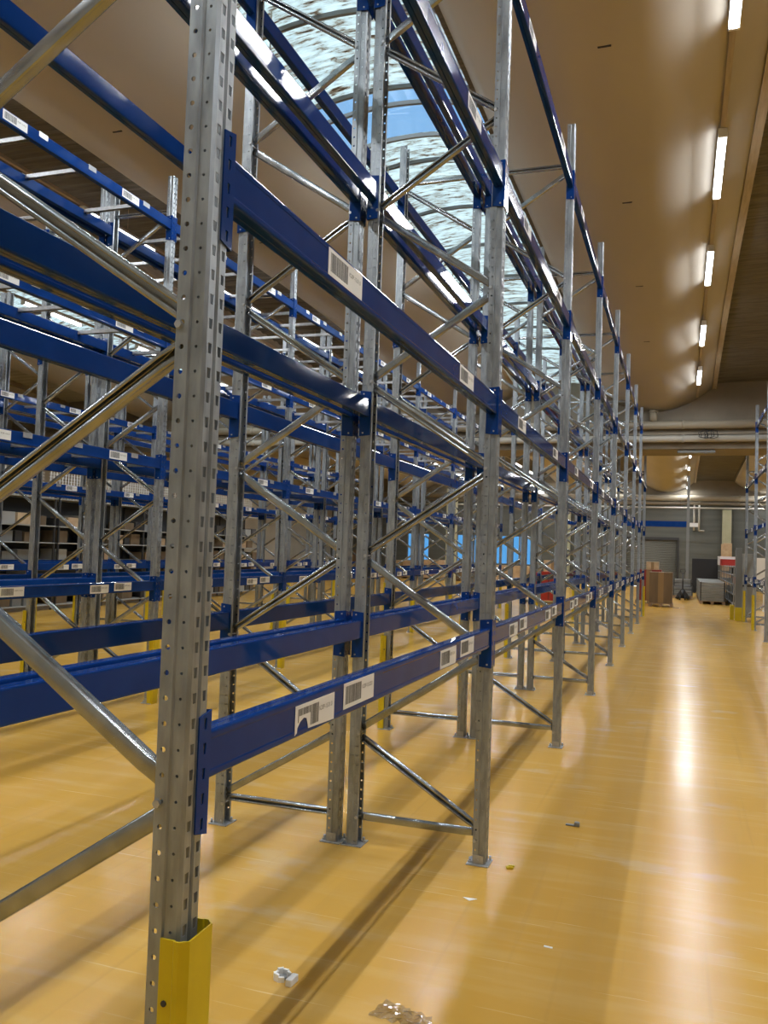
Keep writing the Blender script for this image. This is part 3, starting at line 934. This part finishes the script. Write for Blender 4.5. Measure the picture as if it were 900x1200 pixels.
tray(1.82, 2.30, 34.2, 34.9, 1.12, .2, DARK, 'dark tray on the upper shelf of the low shelving')
tray(1.82, 2.30, 33.2, 33.9, .12, .22, DARK, 'dark tray on the bottom shelf of the low shelving')
# tall pale sheet leaning on the wall column
bm = bmesh.new(); box(bm, 2.20, 2.66, YB - .72, YB - .60, 0, 2.55, 0, .01); box(bm, 2.12, 2.20, YB - .70, YB - .58, 0, 2.50, 0, .01)
thing_mesh('tall_carton', bm, CARDL, 'tall pale flat carton standing against the wall column', 'box')
# steel guard post and cabinet by the right-hand rack
r = tag(empty('steel_cabinet', (1.44, 24.62, 0)), 'narrow grey steel column cabinet with yellow base at the right-hand rack end', 'cabinet')
bm = bmesh.new(); box(bm, 0, .14, 0, .3, .0, 1.95, 0, .006); box(bm, -.012, .0, .02, .28, .05, 1.9); obj('body', mesh_of('body', bm, GREYP), r)
bm = bmesh.new(); box(bm, .14, .42, .05, .28, .10, 1.80, 0, .006); obj('door', mesh_of('door', bm, LGREY), r)
bm = bmesh.new(); box(bm, .16, .40, .04, .05, .92, .96); obj('handle', mesh_of('handle', bm, DARK), r)
bm = bmesh.new(); box(bm, -.02, .16, -.02, .05, 0, .36, 0, .006); obj('yellow_base', mesh_of('yellow_base', bm, YELL), r)
bm = bmesh.new(); box(bm, 1.32, 1.42, 25.0, 25.2, 0, .40, 0, .01); box(bm, 1.28, 1.46, 24.97, 25.23, 0, .012)
thing_mesh('bollard', bm, YELL, 'short yellow bollard left of the grey cabinet', 'bollard')
bm = bmesh.new(); box(bm, 2.30, 2.62, 30.0, 30.03, .9, 1.72, 0, .004)
for x in (2.32, 2.57): box(bm, x, x + .03, 30.03, 30.06, 0, 1.72); box(bm, x, x + .03, 29.8, 30.25, 0, .03)
thing_mesh('notice_board', bm, WHITE, 'plain white notice board on legs behind the right-hand rack', 'board')

# red stillage between the racks, with timber offcuts
r = tag(empty('red_stillage', (-4.15, 28.6, 0)), 'red steel stillage seen between the racks at the hall centre', 'stillage')
bm = bmesh.new()
for x0, x1, y0, y1 in ((-.5, -.46, -.6, .6), (.46, .5, -.6, .6), (-.5, .5, -.6, -.56), (-.5, .5, .56, .6)): box(bm, x0, x1, y0, y1, .14, 1.02, 0, .005)
box(bm, -.5, .5, -.6, .6, .10, .14); obj('bin', mesh_of('bin', bm, RED), r)
for i in range(4):
    bm = bmesh.new(); box(bm, -.48 + .30 * i, -.42 + .30 * i, -.62, -.60, .14, 1.02); obj('rib', mesh_of('rib', bm, REDD), r)
for x in (-.46, .36):
    bm = bmesh.new(); box(bm, x, x + .1, -.58, .58, 0, .10); obj('foot', mesh_of('foot', bm, DARK), r)
for i in range(9):
    bm = bmesh.new(); x = -4.55 + .1 * (i % 8); box(bm, -.035, .035, -.52, .52, 0, .07, 0, .004)
    o = thing_mesh('timber_offcut', bm, [WOOD, CARDL, DARK][i % 3], 'square timber offcut lying on top inside the red stillage', 'timber', 'timber offcuts', (x, 28.6, .142 if i > 7 else .142))
    o.location.z = .142 + (.075 if i == 8 else 0)

# goods along the far wall behind the racks
goods = [(-9.3, -7.4, 44.5, .95), (-11.6, -10.7, 45.2, .9), (-13.2, -12.0, 44.6, 1.1), (-15.4, -14.0, 45.4, 1.0), (-17.2, -16.2, 44.2, 1.5), (-6.9, -5.9, 46, 1.3), (-18.9, -17.8, 46, 1.2)]
for i, (x0, x1, y, h) in enumerate(goods):
    pallet_thing(x0, x1, y, y + 1.0, f'{ORD[i]} wooden pallet among the goods before the far windows')
    carton(x0 + .03, x1 - .03, y + .03, y + .97, .122, h, [CARDL, CARD, CARDL][i % 3], f'large brown carton on the {ORD[i]} pallet before the far windows', group='cartons before the far windows')
# far-left shelving with boxes and mesh panels above
for q in range(3):
    y0 = 10.6 + 4.9 * q
    shelving(-13.7, -13.05, y0, y0 + 4.8, 2.5, (.12, 1.10, 1.48, 1.85, 2.46), DARK, f'dark long shelving at far left beyond the racks, {ORD[q]} from the camera', edge=LGREY)
    n = 0
    for z in (.12, 1.10, 1.48, 1.85):
        y = y0 + .1
        while y < y0 + 4.4:
            w = random.uniform(.18, .42); h = random.uniform(.16, .28) if z > 1 else random.uniform(.4, .8)
            if int((y - y0) / 1.6) == int((y + w - y0) / 1.6) and random.random() < .72:
                bm = bmesh.new(); box(bm, -13.62, -13.12, y, y + w, z + .002, z + h, 0, .005)
                thing_mesh('storage_box', bm, random.choice([DARK, CARD, CARDL, GREYP, CARD, LGREY]), f'small box on the far-left shelving, {ORD[q]} unit, among many alike', 'box', f'boxes on the {ORD[q]} far-left shelving')
            y += w + .07
    bm = bmesh.new()
    for i in range(48): box(bm, -.006, .006, .05 + i * .098, .062 + i * .098, 0, .85)
    for i in range(13): box(bm, -.008, .004, 0, 4.75, i * .07, i * .07 + .01)
    o = thing_mesh('mesh_panel', bm, WHITE, f'white wire mesh panel on top of the {ORD[q]} far-left shelving', 'mesh panel', 'white mesh panels', (-13.4, y0 + .02, 2.462))

# ------------------------------------------------------------------ litter on the floor
r = tag(empty('plastic_bracket', (-1.325, 2.894, 0), .5), 'small broken white plastic bracket on the floor near the first frame', 'litter')
bm = bmesh.new(); box(bm, -.028, .028, -.012, .012, .0, .026, 0, .003, Matrix.Translation((.02, -.02, 0)) @ Matrix.Rotation(1.0, 4, 'Z')); obj('strip', mesh_of('strip', bm, WHITE), r)
bm = bmesh.new()
A = 9
for i in range(A - 2):
    a0, a1 = 2 * PI * i / A, 2 * PI * (i + 1) / A
    prism(bm, [(.034 * math.cos(a0), .034 * math.sin(a0), 0), (.034 * math.cos(a1), .034 * math.sin(a1), 0), (.024 * math.cos(a1), .024 * math.sin(a1), 0), (.024 * math.cos(a0), .024 * math.sin(a0), 0)], (0, 0, .018 + .004 * (i % 3)))
bmesh.ops.translate(bm, vec=(-.012, .022, 0), verts=bm.verts[:]); obj('ring', mesh_of('ring', bm, WHITE), r)
bm = bmesh.new(); box(bm, -.024, .006, .004, .036, .0, .012, 0, .004); obj('core', mesh_of('core', bm, GREYP), r)
def scrap(name, pts, z, m, lab, h=.002):
    bm = bmesh.new(); prism(bm, [(x, y, 0) for x, y in pts], (0, 0, h)); o = thing_mesh(name, bm, m, lab, 'litter', None, (0, 0, z)); return o
def film_mesh():
    bm = bmesh.new(); n, mm = 16, 9
    rows = []
    for j in range(mm + 1):
        row = []
        for i in range(n + 1):
            u, v = i / n, j / mm
            x = (u - .5) * .20; y = (v - .5) * .12 * (1 - .4 * u)
            row.append(bm.verts.new((x + random.uniform(-.004, .004), y + random.uniform(-.004, .004), .003 + max(0, random.uniform(-.004, .014)) * (.4 + u))))
        rows.append(row)
    for j in range(mm):
        for i in range(n):
            bm.faces.new([rows[j][i], rows[j][i + 1], rows[j + 1][i + 1], rows[j + 1][i]])
    return mesh_of('plastic_film', bm, FILM)
o = obj('plastic_film', bake_solid(film_mesh(), .0004), None, (-.86, 2.83, 0), -.2); tag(o, 'crumpled clear plastic film on the floor at the bottom edge', 'litter')
scrap('paper_scrap', [(-.91, 3.895), (-.845, 3.90), (-.875, 3.868)], 0, PAPER, 'white triangular paper scrap on the floor before the second frame')
bm = bmesh.new(); box(bm, -.018, .018, -.012, .012, 0, .014, 0, .004, Matrix.Rotation(.4, 4, 'Z')); box(bm, -.006, .026, -.004, .010, .01, .02, 0, .003)
thing_mesh('plastic_bit', bm, YELL, 'tiny yellow plastic bit on the floor beside the second frame foot', 'litter', None, (-.779, 4.338, 0))
bm = bmesh.new(); box(bm, -.05, .012, -.012, .012, 0, .008, 0, .003); box(bm, .0, .03, -.016, .016, 0, .026, 0, .006)
thing_mesh('steel_clip', bm, GREYP, 'small grey metal clip lying on the aisle floor', 'litter', None, (-.554, 5.17, 0))
scrap('paper_strip', [(-.490, 3.548), (-.455, 3.545), (-.455, 3.557), (-.490, 3.560)], 0, WHITE, 'tiny white paper strip on the aisle floor near the camera')

# ------------------------------------------------------------------ camera, world, view
q = dict(f=996.6518, R=(0.94415686, 0.32769571, 0.03439975), U=(-0.01808838, -0.05269538, 0.9984468), F=(-0.32899944, 0.94331263, 0.04382522))
cam = bpy.data.cameras.new('camera'); co = bpy.data.objects.new('camera', cam); COL.objects.link(co)
R, U, F = Vector(q['R']).normalized(), Vector(q['U']).normalized(), Vector(q['F']).normalized()
M = Matrix(((R.x, U.x, -F.x, 0), (R.y, U.y, -F.y, 0), (R.z, U.z, -F.z, 1.5826), (0, 0, 0, 1)))
co.matrix_world = M
cam.sensor_fit = 'VERTICAL'; cam.sensor_height = 36; cam.sensor_width = 27
cam.lens = q['f'] / 1200 * 36
cam.clip_start = .05; cam.clip_end = 200
scn.camera = co

w = bpy.data.worlds.new('daylight'); scn.world = w; w.use_nodes = True
N, L = w.node_tree.nodes, w.node_tree.links
bg = N['Background']
tc = N.new('ShaderNodeTexCoord'); sx = N.new('ShaderNodeSeparateXYZ'); rp = N.new('ShaderNodeValToRGB')
e = rp.color_ramp.elements
e[0].position = .28; e[0].color = (1.0, 1.0, .98, 1)
e[1].position = .90; e[1].color = (1.0, 1.0, .98, 1)
for pp in (.42, .76):
    ee = e.new(pp); ee.color = (.066, .120, .195, 1)
L.new(tc.outputs['Generated'], sx.inputs[0]); L.new(sx.outputs['Z'], rp.inputs[0]); L.new(rp.outputs[0], bg.inputs[0])
bg.inputs[1].default_value = 5.0

vs = scn.view_settings
vs.view_transform = 'Standard'; vs.look = 'None'; vs.gamma = 1.0; vs.exposure = 0.0; vs.use_curve_mapping = False
cy = scn.cycles
cy.use_denoising = True
cy.max_bounces = 7; cy.diffuse_bounces = 4; cy.glossy_bounces = 4; cy.transparent_max_bounces = 12
cy.sample_clamp_indirect = 6.0
cy.caustics_reflective = False; cy.caustics_refractive = False
print('frames', nframe, 'beams', nbeam, 'bars', nbar, 'objects', len(scn.objects))
